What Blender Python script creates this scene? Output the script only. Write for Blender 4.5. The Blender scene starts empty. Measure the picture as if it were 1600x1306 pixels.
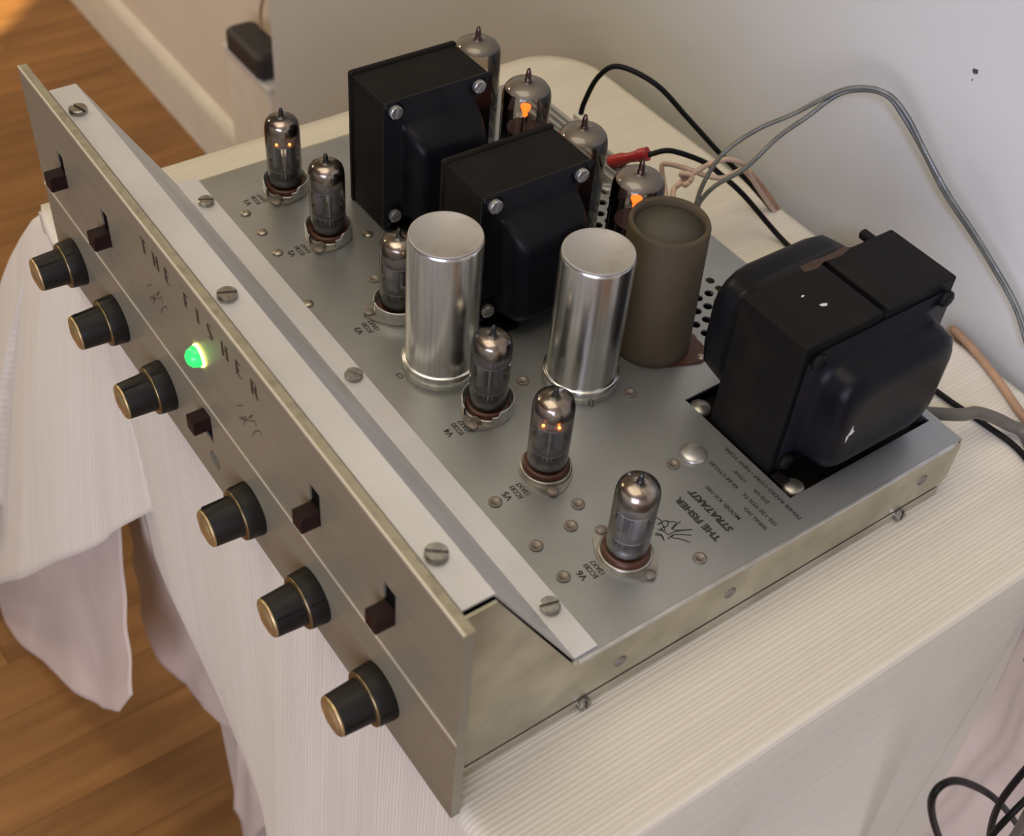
import bpy, math, random
from mathutils import Vector, Matrix
random.seed(7)
# All lengths below are millimetres with z = 0 on the table top; FLOOR is the table height above the floor.
MM = 0.001
FLOOR = 720.0
scene = bpy.context.scene
col = scene.collection

def W(x, y, z):
    return Vector((x * MM, y * MM, (z + FLOOR) * MM))

# ------------------------------------------------------------------ camera
cam_data = bpy.data.cameras.new('camera')
cam_data.sensor_fit = 'HORIZONTAL'
cam_data.sensor_width = 36.0
cam_data.lens = 1981.2 / 1600 * 36.0
cam_data.clip_start = 0.02
cam_data.dof.use_dof = True
cam_data.dof.focus_distance = 0.60
cam_data.dof.aperture_fstop = 14.0
cam = bpy.data.objects.new('camera', cam_data)
col.objects.link(cam)
right = Vector((0.57476907, 0.81523343, 0.07095754))
down = Vector((0.61460764, -0.37281294, -0.69517477))
fwd = Vector((-0.54027583, 0.443176, -0.71533004))
rot = Matrix((right, -down, -fwd)).transposed()
cam.matrix_world = Matrix.Translation(W(565.9, -138.4, 454.0)) @ rot.to_4x4()
scene.camera = cam

# ------------------------------------------------------------------ world, lights, exposure
world = bpy.data.worlds.new('world')
scene.world = world
world.use_nodes = True
world.node_tree.nodes['Background'].inputs[0].default_value = (0.80, 0.80, 0.86, 1)
world.node_tree.nodes['Background'].inputs[1].default_value = 0.20

def area(name, loc, target, size, size_y, power, color):
    l = bpy.data.lights.new(name, 'AREA')
    l.shape = 'RECTANGLE'; l.size = size; l.size_y = size_y
    l.energy = power; l.color = color
    o = bpy.data.objects.new(name, l); col.objects.link(o)
    o.location = loc
    o.rotation_euler = (Vector(target) - Vector(loc)).to_track_quat('-Z', 'Y').to_euler()
    return o
TABLE = W(190, 150, 0)
area('window_daylight', (1.75, -1.95, 1.35), TABLE, 1.6, 1.5, 60, (0.80, 0.80, 1.0))
area('ceiling_lamp', (0.1, -0.15, 2.32), W(200, 100, 0), 1.2, 1.2, 15, (1.0, 0.90, 0.70))
area('added_warm_fill', (-2.7, -0.9, 2.2), (-1.4, 0.3, 0.0), 0.5, 0.5, 22, (1.0, 0.82, 0.56))  # added unseen fill that warms the cream wall and left side
def spot(name, loc, target, power, color, angle, blend, size):
    l = bpy.data.lights.new(name, 'SPOT')
    l.energy = power; l.color = color; l.spot_size = math.radians(angle); l.spot_blend = blend; l.shadow_soft_size = size
    o = bpy.data.objects.new(name, l); col.objects.link(o)
    o.location = loc
    o.rotation_euler = (Vector(target) - Vector(loc)).to_track_quat('-Z', 'Y').to_euler()
spot('added_cool_wall_spot', (0.85, -0.35, 1.45), W(345, 400, 190), 34, (0.45, 0.55, 1.0), 25, 1.0, 0.06)  # added unseen spot that makes the bluish glow on the rear wall
spot('added_floor_spot', (-1.9, 0.1, 1.5), (-1.9, 0.101, 0.0), 260, (1.0, 0.82, 0.50), 32.7, 0.05, 0.02)  # added unseen spot that makes the bright patch on the far floor

scene.view_settings.view_transform = 'Standard'
scene.view_settings.look = 'None'
scene.view_settings.exposure = -0.1
scene.view_settings.gamma = 1.0
scene.view_settings.use_curve_mapping = False

# ------------------------------------------------------------------ materials
def mat(name, color, rough=0.5, metal=0.0, var=0.0, vscale=60.0, stretch=(1, 1, 1), color2=None,
        bump=0.0, bscale=400.0, bstretch=None, emis=None, estr=0.0, rvar=0.0, coat=0.0, lo=0.35, hi=0.65, spec=0.5,
        sheen=0.0, detail=4.0, obj_random=0.0):
    m = bpy.data.materials.new(name)
    m.use_nodes = True
    nt = m.node_tree; N = nt.nodes; L = nt.links
    b = N['Principled BSDF']
    b.inputs['Base Color'].default_value = (*color, 1)
    b.inputs['Roughness'].default_value = rough
    b.inputs['Metallic'].default_value = metal
    b.inputs['Specular IOR Level'].default_value = spec
    b.inputs['Coat Weight'].default_value = coat
    b.inputs['Sheen Weight'].default_value = sheen
    tc = N.new('ShaderNodeTexCoord')
    mp = N.new('ShaderNodeMapping'); mp.inputs['Scale'].default_value = stretch
    L.new(tc.outputs['Object'], mp.inputs['Vector'])
    if var > 0 or color2:
        n = N.new('ShaderNodeTexNoise'); n.inputs['Scale'].default_value = vscale; n.inputs['Detail'].default_value = detail
        L.new(mp.outputs[0], n.inputs['Vector'])
        r = N.new('ShaderNodeMapRange'); r.inputs[1].default_value = lo; r.inputs[2].default_value = hi
        L.new(n.outputs['Fac'], r.inputs[0])
        mx = N.new('ShaderNodeMix'); mx.data_type = 'RGBA'
        c2 = color2 or tuple(max(0, c * (1 - var)) for c in color)
        mx.inputs['A'].default_value = (*color, 1); mx.inputs['B'].default_value = (*c2, 1)
        L.new(r.outputs[0], mx.inputs['Factor'])
        out = mx.outputs['Result']
        if obj_random > 0:
            oi = N.new('ShaderNodeObjectInfo')
            mr = N.new('ShaderNodeMapRange'); mr.inputs[3].default_value = 1 - obj_random; mr.inputs[4].default_value = 1 + obj_random
            L.new(oi.outputs['Random'], mr.inputs[0])
            hs = N.new('ShaderNodeHueSaturation'); L.new(mr.outputs[0], hs.inputs['Value']); L.new(out, hs.inputs['Color'])
            out = hs.outputs[0]
            ad = N.new('ShaderNodeVectorMath'); ad.operation = 'SCALE'; ad.inputs[0].default_value = (7, 3, 5)
            L.new(oi.outputs['Random'], ad.inputs['Scale']); L.new(ad.outputs[0], mp.inputs['Location'])
        L.new(out, b.inputs['Base Color'])
        if rvar:
            r2 = N.new('ShaderNodeMapRange'); r2.inputs[3].default_value = max(0, rough - rvar); r2.inputs[4].default_value = rough + rvar
            L.new(n.outputs['Fac'], r2.inputs[0]); L.new(r2.outputs[0], b.inputs['Roughness'])
    if bump > 0:
        mp2 = N.new('ShaderNodeMapping'); mp2.inputs['Scale'].default_value = bstretch or stretch
        L.new(tc.outputs['Object'], mp2.inputs['Vector'])
        n2 = N.new('ShaderNodeTexNoise'); n2.inputs['Scale'].default_value = bscale; n2.inputs['Detail'].default_value = 3
        L.new(mp2.outputs[0], n2.inputs['Vector'])
        bp = N.new('ShaderNodeBump'); bp.inputs['Strength'].default_value = bump; bp.inputs['Distance'].default_value = 0.001
        L.new(n2.outputs['Fac'], bp.inputs['Height']); L.new(bp.outputs[0], b.inputs['Normal'])
    if emis:
        b.inputs['Emission Color'].default_value = (*emis, 1); b.inputs['Emission Strength'].default_value = estr
    return m

def glass_mat(name, tint, gloss=0.12):
    m = bpy.data.materials.new(name); m.use_nodes = True
    nt = m.node_tree; N = nt.nodes; L = nt.links
    N.remove(N['Principled BSDF'])
    t = N.new('ShaderNodeBsdfTransparent'); t.inputs[0].default_value = (*tint, 1)
    g = N.new('ShaderNodeBsdfGlossy'); g.inputs['Roughness'].default_value = 0.04; g.inputs[0].default_value = (1, 1, 1, 1)
    lw = N.new('ShaderNodeFresnel'); lw.inputs['IOR'].default_value = 1.5
    mx = N.new('ShaderNodeMixShader')
    L.new(lw.outputs[0], mx.inputs[0]); L.new(t.outputs[0], mx.inputs[1]); L.new(g.outputs[0], mx.inputs[2])
    L.new(mx.outputs[0], N['Material Output'].inputs[0])
    return m

M = {}
M['wall'] = mat('painted_wall', (0.51, 0.50, 0.44), 0.7, var=0.05, vscale=3, bump=0.15, bscale=60)
M['cream_wall'] = mat('cream_wall_paint', (0.72, 0.64, 0.49), 0.7, var=0.05, vscale=3, bump=0.15, bscale=60)
M['skirting'] = mat('skirting_paint', (0.76, 0.71, 0.56), 0.5, var=0.08, vscale=20)
M['ceiling'] = mat('ceiling_paint', (0.62, 0.58, 0.52), 0.8, var=0.03, vscale=2)
M['plank'] = mat('oak_plank', (0.30, 0.140, 0.040), 0.34, var=0.5, vscale=9, stretch=(5, 0.5, 1), color2=(0.20, 0.088, 0.022),
                 bump=0.06, bscale=50, bstretch=(8, 0.6, 1), obj_random=0.13)
M['subfloor'] = mat('subfloor', (0.05, 0.025, 0.01), 0.8, var=0.3, vscale=20)
M['cloth'] = mat('ribbed_cotton', (0.84, 0.79, 0.67), 0.85, var=0.06, vscale=1.0, stretch=(60, 6, 6),
                 sheen=0.1, lo=0.4, hi=0.75)
def translucent(m, fac, color):
    nt = m.node_tree; N = nt.nodes; L = nt.links
    t = N.new('ShaderNodeBsdfTranslucent'); t.inputs[0].default_value = (*color, 1)
    mx = N.new('ShaderNodeMixShader'); mx.inputs[0].default_value = fac
    L.new(N['Principled BSDF'].outputs[0], mx.inputs[1]); L.new(t.outputs[0], mx.inputs[2])
    L.new(mx.outputs[0], N['Material Output'].inputs[0])
def ribs(m, period, strength):
    nt = m.node_tree; N = nt.nodes; L = nt.links
    b = N['Principled BSDF']
    tc = N.new('ShaderNodeTexCoord')
    at_ = N.new('ShaderNodeAttribute'); at_.attribute_name = 'rib'
    sx = N.new('ShaderNodeSeparateXYZ'); L.new(tc.outputs['Object'], sx.inputs[0])
    cx_ = N.new('ShaderNodeCombineXYZ'); L.new(at_.outputs['Fac'], cx_.inputs['X']); L.new(sx.outputs['Y'], cx_.inputs['Y'])
    mp = N.new('ShaderNodeMapping'); mp.inputs['Scale'].default_value = (1, 0.02, 0.02)
    L.new(cx_.outputs[0], mp.inputs['Vector'])
    w = N.new('ShaderNodeTexWave'); w.wave_type = 'BANDS'; w.bands_direction = 'X'
    w.inputs['Scale'].default_value = 2 * math.pi / (20 * period * MM); w.inputs['Distortion'].default_value = 5.0
    w.inputs['Detail'].default_value = 2.0; w.inputs['Detail Scale'].default_value = 1.3
    L.new(mp.outputs[0], w.inputs['Vector'])
    n = N.new('ShaderNodeTexNoise'); n.inputs['Scale'].default_value = 160; n.inputs['Detail'].default_value = 2
    L.new(mp.outputs[0], n.inputs['Vector'])
    pr = N.new('ShaderNodeMath'); pr.operation = 'MULTIPLY'
    L.new(w.outputs['Fac'], pr.inputs[0]); L.new(n.outputs['Fac'], pr.inputs[1])
    bp = N.new('ShaderNodeBump'); bp.inputs['Strength'].default_value = strength; bp.inputs['Distance'].default_value = 0.0012
    L.new(pr.outputs[0], bp.inputs['Height']); L.new(bp.outputs[0], b.inputs['Normal'])
    mr = N.new('ShaderNodeMapRange'); mr.inputs[1].default_value = 0.0; mr.inputs[2].default_value = 0.6; mr.inputs[3].default_value = 0.90; mr.inputs[4].default_value = 1.05  # rib valleys darkened in the colour, standing in for their shade
    L.new(pr.outputs[0], mr.inputs[0])
    src = b.inputs['Base Color'].links[0].from_socket
    hs = N.new('ShaderNodeHueSaturation'); L.new(mr.outputs[0], hs.inputs['Value']); L.new(src, hs.inputs['Color'])
    L.new(hs.outputs[0], b.inputs['Base Color'])
ribs(M['cloth'], 2.3, 0.26)
translucent(M['cloth'], 0.25, (0.78, 0.72, 0.60))
M['pink_cloth'] = mat('pale_cotton', (0.80, 0.69, 0.60), 0.9, var=0.10, vscale=14, bump=0.5, bscale=30, sheen=0.1)
translucent(M['pink_cloth'], 0.35, (0.75, 0.65, 0.52))
M['table_wood'] = mat('painted_table', (0.55, 0.50, 0.42), 0.5, var=0.1, vscale=10)
M['alu'] = mat('satin_chassis', (0.38, 0.39, 0.385), 0.36, 0.75, vscale=22, color2=(0.31, 0.32, 0.315), rvar=0.10, bump=0.03, bscale=900)
M['alu_side'] = mat('plated_side', (0.52, 0.50, 0.40), 0.38, 0.8, vscale=35, color2=(0.36, 0.34, 0.26), rvar=0.08, bump=0.05, bscale=300)
M['alu_white'] = mat('bright_bracket', (0.66, 0.66, 0.69), 0.5, 0.55, vscale=18, color2=(0.56, 0.56, 0.58), rvar=0.1)
M['slope'] = M['alu_white']
M['panel'] = mat('champagne_panel', (0.26, 0.24, 0.172), 0.40, 0.3, vscale=40, stretch=(0.3, 1, 3), color2=(0.235, 0.217, 0.155), bump=0.04, bscale=1200)
M['panel_edge'] = mat('worn_panel_edge', (0.30, 0.27, 0.19), 0.55, 0.3, vscale=200, color2=(0.22, 0.195, 0.135), lo=0.45, hi=0.7)
M['groove_and_highlight'] = mat('pale_line_and_highlight', (0.66, 0.61, 0.50), 0.4, 0.4, var=0.1, vscale=50)
M['knob'] = mat('black_knob_plastic', (0.012, 0.011, 0.009), 0.5, var=0.3, vscale=80, spec=0.2)
M['gold'] = mat('brass_trim', (0.66, 0.50, 0.25), 0.42, 0.85, var=0.3, vscale=120, rvar=0.1)
M['ring'] = mat('dull_brass_ring', (0.30, 0.23, 0.12), 0.35, 0.9, var=0.3, vscale=120)
M['button'] = mat('oxblood_button', (0.018, 0.007, 0.006), 0.5, var=0.3, vscale=200, spec=0.2)
M['black_iron'] = mat('black_japanned_steel', (0.006, 0.0057, 0.0052), 0.5, 0.0, vscale=40, color2=(0.010, 0.009, 0.008), rvar=0.1, spec=0.09)
M['bell'] = mat('black_enamel_bell', (0.0045, 0.005, 0.007), 0.36, 0.0, vscale=60, color2=(0.008, 0.008, 0.010), rvar=0.08, spec=0.12)
M['lam'] = mat('rusty_laminations', (0.008, 0.0075, 0.0068), 0.5, 0.05, vscale=45, color2=(0.018, 0.012, 0.009), lo=0.58, hi=0.8, spec=0.10, bump=0.2, bscale=600, bstretch=(3, 0.1, 0.1))
M['rust'] = mat('rust_patch', (0.055, 0.028, 0.015), 0.8, var=0.5, vscale=200)
M['can'] = mat('polished_can', (0.74, 0.74, 0.71), 0.25, 1.0, vscale=8, stretch=(60, 60, 2), color2=(0.56, 0.56, 0.54), rvar=0.06)
M['can_top'] = mat('tarnished_lid', (0.36, 0.345, 0.32), 0.55, 0.35, vscale=70, color2=(0.29, 0.255, 0.225), lo=0.52, hi=0.75, detail=5)
M['card'] = mat('brown_cardboard', (0.066, 0.047, 0.022), 0.8, vscale=40, color2=(0.050, 0.036, 0.018))
M['card_top'] = mat('grey_fibre_disc', (0.060, 0.054, 0.038), 0.7, vscale=50, color2=(0.050, 0.044, 0.032))
M['screw'] = mat('steel_screw', (0.40, 0.39, 0.36), 0.32, 1.0, var=0.35, vscale=300)
M['rivet'] = mat('dull_rivet', (0.42, 0.38, 0.31), 0.34, 0.9, var=0.4, vscale=300)
M['old_rivet'] = mat('brown_eyelet', (0.24, 0.205, 0.175), 0.45, 0.4, var=0.4, vscale=300)
M['collar'] = mat('aluminium_collar', (0.58, 0.58, 0.57), 0.34, 0.8, var=0.2, vscale=100)
M['socket'] = mat('steel_saddle', (0.42, 0.40, 0.36), 0.36, 0.85, var=0.3, vscale=120)
M['phenolic'] = mat('brown_phenolic', (0.075, 0.022, 0.010), 0.4, var=0.3, vscale=120)
M['glass'] = glass_mat('thin_glass', (0.975, 0.97, 0.96))
M['amber_glass'] = glass_mat('smoked_glass', (0.93, 0.89, 0.84))
M['getter'] = mat('getter_mirror', (0.62, 0.56, 0.49), 0.22, 0.95, vscale=55, color2=(0.24, 0.19, 0.16), rvar=0.1, lo=0.45, hi=0.6)
M['power_getter'] = mat('grey_getter', (0.30, 0.285, 0.28), 0.5, 0.5, vscale=60, color2=(0.22, 0.20, 0.19), rvar=0.08)
M['anode'] = mat('grey_anode', (0.30, 0.30, 0.315), 0.4, 0.4, var=0.3, vscale=150)
M['dark_anode'] = mat('black_anode', (0.02, 0.02, 0.02), 0.5, 0.3, var=0.3, vscale=150)
M['mica'] = mat('mica', (0.42, 0.40, 0.38), 0.4, 0.0, var=0.2, vscale=150)
M['stem'] = mat('frosted_stem', (0.20, 0.195, 0.19), 0.35, 0.2, var=0.4, vscale=250)
M['heater'] = mat('heater_glow', (0.8, 0.2, 0.03), 0.5, emis=(1.0, 0.10, 0.010), estr=3.6)
M['heater_hot'] = mat('heater_hot', (1, 0.5, 0.1), 0.5, emis=(1.0, 0.30, 0.05), estr=9)
M['pilot'] = mat('green_jewel', (0.02, 0.25, 0.06), 0.2, emis=(0.03, 0.80, 0.16), estr=1.25)
M['pilot_lamp'] = mat('pilot_filament', (1, 0.9, 0.3), 0.4, emis=(1.0, 0.85, 0.16), estr=7)
M['ink'] = mat('black_ink', (0.015, 0.014, 0.013), 0.6, var=0.2, vscale=200)
M['brown_ink'] = mat('brown_ink', (0.035, 0.02, 0.013), 0.6, var=0.2, vscale=200)
M['faint_ink'] = mat('faded_ink', (0.085, 0.062, 0.038), 0.6, var=0.2, vscale=200)
M['dark'] = mat('dark_interior', (0.006, 0.006, 0.006), 0.8, var=0.2, vscale=50, spec=0.03)  # near-black for recesses, standing in for the shade inside them
M['black_rubber'] = mat('black_cable', (0.006, 0.006, 0.006), 0.5, var=0.2, vscale=100, spec=0.15)
M['red_boot'] = mat('red_vinyl', (0.36, 0.02, 0.02), 0.4, var=0.2, vscale=100)
M['white_plastic'] = mat('white_plastic', (0.62, 0.60, 0.55), 0.45, var=0.1, vscale=100)
M['grey_wire'] = mat('clear_grey_wire', (0.13, 0.13, 0.10), 0.35, var=0.4, vscale=120, coat=0.15)
M['beige_wire'] = mat('beige_wire', (0.56, 0.40, 0.29), 0.45, var=0.2, vscale=80)
M['tan_wire'] = mat('tan_cord', (0.40, 0.24, 0.14), 0.45, var=0.3, vscale=60)
M['grey_cord'] = mat('grey_cord', (0.12, 0.11, 0.085), 0.45, var=0.2, vscale=60)
M['strip'] = mat('terminal_strip', (0.42, 0.42, 0.42), 0.4, 0.6, var=0.3, vscale=80)
M['strip_dark'] = mat('phenolic_strip', (0.04, 0.038, 0.035), 0.5, var=0.3, vscale=80)
M['adapter'] = mat('adapter_plastic', (0.022, 0.022, 0.024), 0.5, var=0.2, vscale=80)
M['chip'] = mat('chipped_paint', (0.65, 0.63, 0.66), 0.6, var=0.1, vscale=80)
M['dark_mica'] = mat('darkened_mica', (0.05, 0.045, 0.04), 0.5, var=0.3, vscale=150)  # mica colour darkened to imitate the dark area behind the heater glow
M['lip'] = mat('gap_shade_and_wall_chip', (0.10, 0.10, 0.10), 0.5, 0.5, var=0.3, vscale=80)  # dark grey for the painted gap shade, also used on the wall chip
M['stain'] = mat('rust_stain', (0.19, 0.15, 0.105), 0.6, 0.3, vscale=90, color2=(0.28, 0.25, 0.20))

# ------------------------------------------------------------------ mesh helpers (millimetres)
class MB:
    def __init__(self):
        self.v = []; self.f = []; self.smooth = []
    def add(self, verts, faces, smooth=False):
        o = len(self.v)
        self.v += [tuple(p) for p in verts]
        self.f += [tuple(i + o for i in f) for f in faces]
        self.smooth += [smooth] * len(faces)
        return self
    def box(self, x0, x1, y0, y1, z0, z1, b=0.0):
        if b <= 0:
            v = [(x, y, z) for z in (z0, z1) for y in (y0, y1) for x in (x0, x1)]
            f = [(0, 2, 3, 1), (4, 5, 7, 6), (0, 1, 5, 4), (2, 6, 7, 3), (0, 4, 6, 2), (1, 3, 7, 5)]
            return self.add(v, f)
        rings = []
        for (z, i) in ((z0, b), (z0 + b, 0), (z1 - b, 0), (z1, b)):
            a0, a1, c0, c1 = x0 + i, x1 - i, y0 + i, y1 - i
            k = b if i == 0 else 0.0001
            k = b
            rings.append([(a0 + k, c0, z), (a1 - k, c0, z), (a1, c0 + k, z), (a1, c1 - k, z), (a1 - k, c1, z), (a0 + k, c1, z), (a0, c1 - k, z), (a0, c0 + k, z)])
        return self.loft(rings)
    def loft(self, rings, smooth=False, caps=(True, True), closed=True):
        n = len(rings[0]); v = [p for r in rings for p in r]; f = []
        for i in range(len(rings) - 1):
            for j in range(n if closed else n - 1):
                a = i * n + j; b = i * n + (j + 1) % n
                f.append((a, b, b + n, a + n))
        sm = [smooth] * len(f)
        if closed and caps[0]: f.append(tuple(range(n - 1, -1, -1))); sm.append(False)
        if closed and caps[1]: f.append(tuple((len(rings) - 1) * n + j for j in range(n))); sm.append(False)
        o = len(self.v)
        self.v += [tuple(p) for p in v]; self.f += [tuple(i + o for i in q) for q in f]; self.smooth += sm
        return self
    def lathe(self, prof, seg=32, c=(0, 0, 0), axis='z', smooth=True, caps=(True, True)):
        rings = []
        for (r, h) in prof:
            ring = []
            for k in range(seg):
                a = 2 * math.pi * k / seg
                x, y = r * math.cos(a), r * math.sin(a)
                p = {'z': (x, y, h), 'y': (x, -h, y), 'x': (h, x, y)}[axis]   # axis 'y' points towards -y
                ring.append((p[0] + c[0], p[1] + c[1], p[2] + c[2]))
            rings.append(ring)
        return self.loft(rings, smooth, caps)
    def prism(self, poly, axis, a, b):
        # poly in the plane across axis; extruded from a to b
        def P(u, v, w):
            return {'x': (w, u, v), 'y': (u, w, v), 'z': (u, v, w)}[axis]
        return self.loft([[P(u, v, a) for u, v in poly], [P(u, v, b) for u, v in poly]])
    def tube(self, pts, r, seg=10, res=6, closed_ends=True):
        P = spline(pts, res)
        n = len(P)
        T = [(P[min(i + 1, n - 1)] - P[max(i - 1, 0)]).normalized() for i in range(n)]
        up = Vector((0, 0, 1)) if abs(T[0].z) < 0.9 else Vector((1, 0, 0))
        nrm = T[0].cross(up).normalized()
        rings = []
        for i in range(n):
            nrm = (nrm - T[i] * nrm.dot(T[i])).normalized()
            bi = T[i].cross(nrm)
            rr = r[min(i * len(r) // n, len(r) - 1)] if isinstance(r, (list, tuple)) else r
            rings.append([P[i] + (nrm * math.cos(2 * math.pi * k / seg) + bi * math.sin(2 * math.pi * k / seg)) * rr for k in range(seg)])
        return self.loft(rings, True)
    def surf(self, fn, nu, nv):
        v = [fn(i / nu, j / nv) for j in range(nv + 1) for i in range(nu + 1)]
        f = [(j * (nu + 1) + i, j * (nu + 1) + i + 1, (j + 1) * (nu + 1) + i + 1, (j + 1) * (nu + 1) + i) for j in range(nv) for i in range(nu)]
        return self.add(v, f, True)
    def mesh(self, name, m, org=(0, 0, 0)):
        me = bpy.data.meshes.new(name)
        me.from_pydata([((p[0] - org[0]) * MM, (p[1] - org[1]) * MM, (p[2] - org[2]) * MM) for p in self.v], [], self.f)
        me.polygons.foreach_set('use_smooth', self.smooth)
        me.materials.append(m)
        me.update()
        return me

def spline(pts, res=6):
    P = [Vector(p) for p in pts]
    if len(P) < 3 or res < 2:
        return P
    Q = [P[0] * 2 - P[1]] + P + [P[-1] * 2 - P[-2]]
    out = []
    for i in range(1, len(Q) - 2):
        a, b, c, d = Q[i - 1], Q[i], Q[i + 1], Q[i + 2]
        for k in range(res):
            t = k / res
            out.append(0.5 * ((2 * b) + (c - a) * t + (2 * a - 5 * b + 4 * c - d) * t * t + (3 * b - a - 3 * c + d) * t ** 3))
    out.append(P[-1])
    return out

def thing(name, label, cat, loc, group=None):
    o = bpy.data.objects.new(name, None); col.objects.link(o)
    o.empty_display_size = 0.02
    o.location = W(*loc); o['label'] = label; o['category'] = cat; o['org'] = loc
    if group: o['group'] = group
    return o
def link(name, me, parent=None, loc=None, rot=None):
    o = bpy.data.objects.new(name, me); col.objects.link(o)
    if parent is not None: o.parent = parent
    if loc is not None: o.location = Vector(loc) * MM
    if rot is not None: o.rotation_euler = rot
    return o
def solo(name, mb, m, label, cat, org, group=None):
    o = bpy.data.objects.new(name, mb.mesh(name, m, org)); col.objects.link(o)
    o.location = W(*org); o['label'] = label; o['category'] = cat
    if group: o['group'] = group
    return o
def struct(name, mb, m, org=(0, 0, 0)):
    o = bpy.data.objects.new(name, mb.mesh(name, m, org)); col.objects.link(o)
    o.location = W(*org); o['kind'] = 'structure'
    return o

def plate(mb, u0, u1, v0, v1, w0, w1, axis, rects=(), circles=()):
    """flat plate with real holes; circles are (u, v, r, half_cell)"""
    def P(u, v, w):
        return {'z': (u, v, w), 'y': (u, w, v), 'x': (w, u, v)}[axis]
    bu = {u0, u1}; bv = {v0, v1}
    for (a, b, c, d) in rects: bu |= {a, b}; bv |= {c, d}
    for (u, v, r, hu, hv) in circles: bu |= {round(u - hu, 3), round(u + hu, 3)}; bv |= {round(v - hv, 3), round(v + hv, 3)}
    bu = sorted(bu); bv = sorted(bv)
    idx = {}
    V = []; F = []
    def vid(u, v, w):
        k = (round(u, 3), round(v, 3), w)
        if k not in idx: idx[k] = len(V); V.append(P(u, v, w))
        return idx[k]
    flip = axis == 'y'
    def face(loop):
        F.append(tuple(loop[::-1]) if flip else tuple(loop))
    for i in range(len(bu) - 1):
        for j in range(len(bv) - 1):
            a, b, c, d = bu[i], bu[i + 1], bv[j], bv[j + 1]
            cu, cv = (a + b) / 2, (c + d) / 2
            if any(r[0] < cu < r[1] and r[2] < cv < r[3] for r in rects): continue
            cir = [q for q in circles if abs(q[0] - cu) < 0.01 and abs(q[1] - cv) < 0.01]
            if cir:
                r = cir[0][2]; n = 16
                out = []; inn = []
                for k in range(n):
                    an = 2 * math.pi * (k + 0.5) / n
                    ux, vx = math.cos(an), math.sin(an)
                    inn.append((cu + r * ux, cv + r * vx))
                    s = min((b - a) / 2 / max(abs(ux), 1e-6), (d - c) / 2 / max(abs(vx), 1e-6))
                    out.append((cu + s * ux, cv + s * vx))
                corners = {1: (b, d), 5: (a, d), 9: (a, c), 13: (b, c)}
                for k in range(n):
                    k2 = (k + 1) % n
                    for (w, rev) in ((w1, False), (w0, True)):
                        lp = [vid(*inn[k], w), vid(*out[k], w)]
                        if k in corners: lp.append(vid(*corners[k], w))
                        lp += [vid(*out[k2], w), vid(*inn[k2], w)]
                        face(lp[::-1] if rev else lp)
                    face([vid(*inn[k2], w0), vid(*inn[k2], w1), vid(*inn[k], w1), vid(*inn[k], w0)][::-1])
                continue
            face([vid(a, c, w1), vid(b, c, w1), vid(b, d, w1), vid(a, d, w1)])
            face([vid(a, d, w0), vid(b, d, w0), vid(b, c, w0), vid(a, c, w0)])
    def wall(a, b, c, d, inner):
        for (p, q) in (((a, c), (b, c)), ((b, c), (b, d)), ((b, d), (a, d)), ((a, d), (a, c))):
            lp = [vid(*p, w0), vid(*q, w0), vid(*q, w1), vid(*p, w1)]
            face(lp[::-1] if inner else lp)
    wall(u0, u1, v0, v1, False)
    for r in rects: wall(*r, True)
    return mb.add(V, F)

def text_mesh(s, size, m, name, extrude=0.0, shear=0.0, bold=0.0):
    cu = bpy.data.curves.new('t', 'FONT')
    cu.body = s; cu.size = size * MM; cu.align_x = 'CENTER'; cu.align_y = 'CENTER'; cu.shear = shear; cu.offset = bold * MM
    cu.resolution_u = 3
    o = bpy.data.objects.new('t', cu); col.objects.link(o)
    dg = bpy.context.evaluated_depsgraph_get()
    me = bpy.data.meshes.new_from_object(o.evaluated_get(dg))
    bpy.data.objects.remove(o); bpy.data.curves.remove(cu)
    me.name = name; me.materials.clear(); me.materials.append(m)
    return me
def fit_text(me, width, height):
    xs = [v.co.x for v in me.vertices]; ys = [v.co.y for v in me.vertices]
    cx, cy = (max(xs) + min(xs)) / 2, (max(ys) + min(ys)) / 2
    sx = width * MM / (max(xs) - min(xs)); sy = height * MM / (max(ys) - min(ys))
    for v in me.vertices: v.co.x = (v.co.x - cx) * sx; v.co.y = (v.co.y - cy) * sy
    return me
def strokes(mb, lines, w, P):
    """flat pen strokes: lines of (u, v), P maps (u, v) to a point"""
    for ln in lines:
        pts = spline([(u, v, 0) for u, v in ln], 4)
        L = []; R = []
        for i, p in enumerate(pts):
            t = (pts[min(i + 1, len(pts) - 1)] - pts[max(i - 1, 0)]).normalized()
            n = Vector((-t.y, t.x, 0)) * (w / 2)
            L.append(P(p.x + n.x, p.y + n.y)); R.append(P(p.x - n.x, p.y - n.y))
        n = len(pts)
        mb.add(L + R, [(i, i + n, i + 1 + n, i + 1) for i in range(n - 1)])
    return mb
def rrect(u0, u1, v0, v1, r, k=5):
    out = []
    for (cu, cv, a0) in ((u1 - r, v1 - r, 0), (u0 + r, v1 - r, 90), (u0 + r, v0 + r, 180), (u1 - r, v0 + r, 270)):
        for i in range(k):
            a = math.radians(a0 + 90 * i / (k - 1)); out.append((cu + r * math.cos(a), cv + r * math.sin(a)))
    return out
def screw_mesh(name, r, h, m, slot=0.22):
    mb = MB()
    mb.lathe([(r, 0), (r, h * 0.55)], 16, smooth=False)
    for s in (1, -1):
        a0 = math.asin(slot); poly = []
        for k in range(9):
            a = a0 + (math.pi - 2 * a0) * k / 8
            poly.append((r * math.cos(a), r * math.sin(a) * s))
        if s < 0: poly = poly[::-1]
        mb.loft([[(u, v, h * 0.55) for u, v in poly], [(u, v, h * 0.85) for u, v in poly], [(u * 0.86, v * 0.9 + 0.02 * s, h) for u, v in poly]], False)
    return mb.mesh(name, m)
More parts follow.
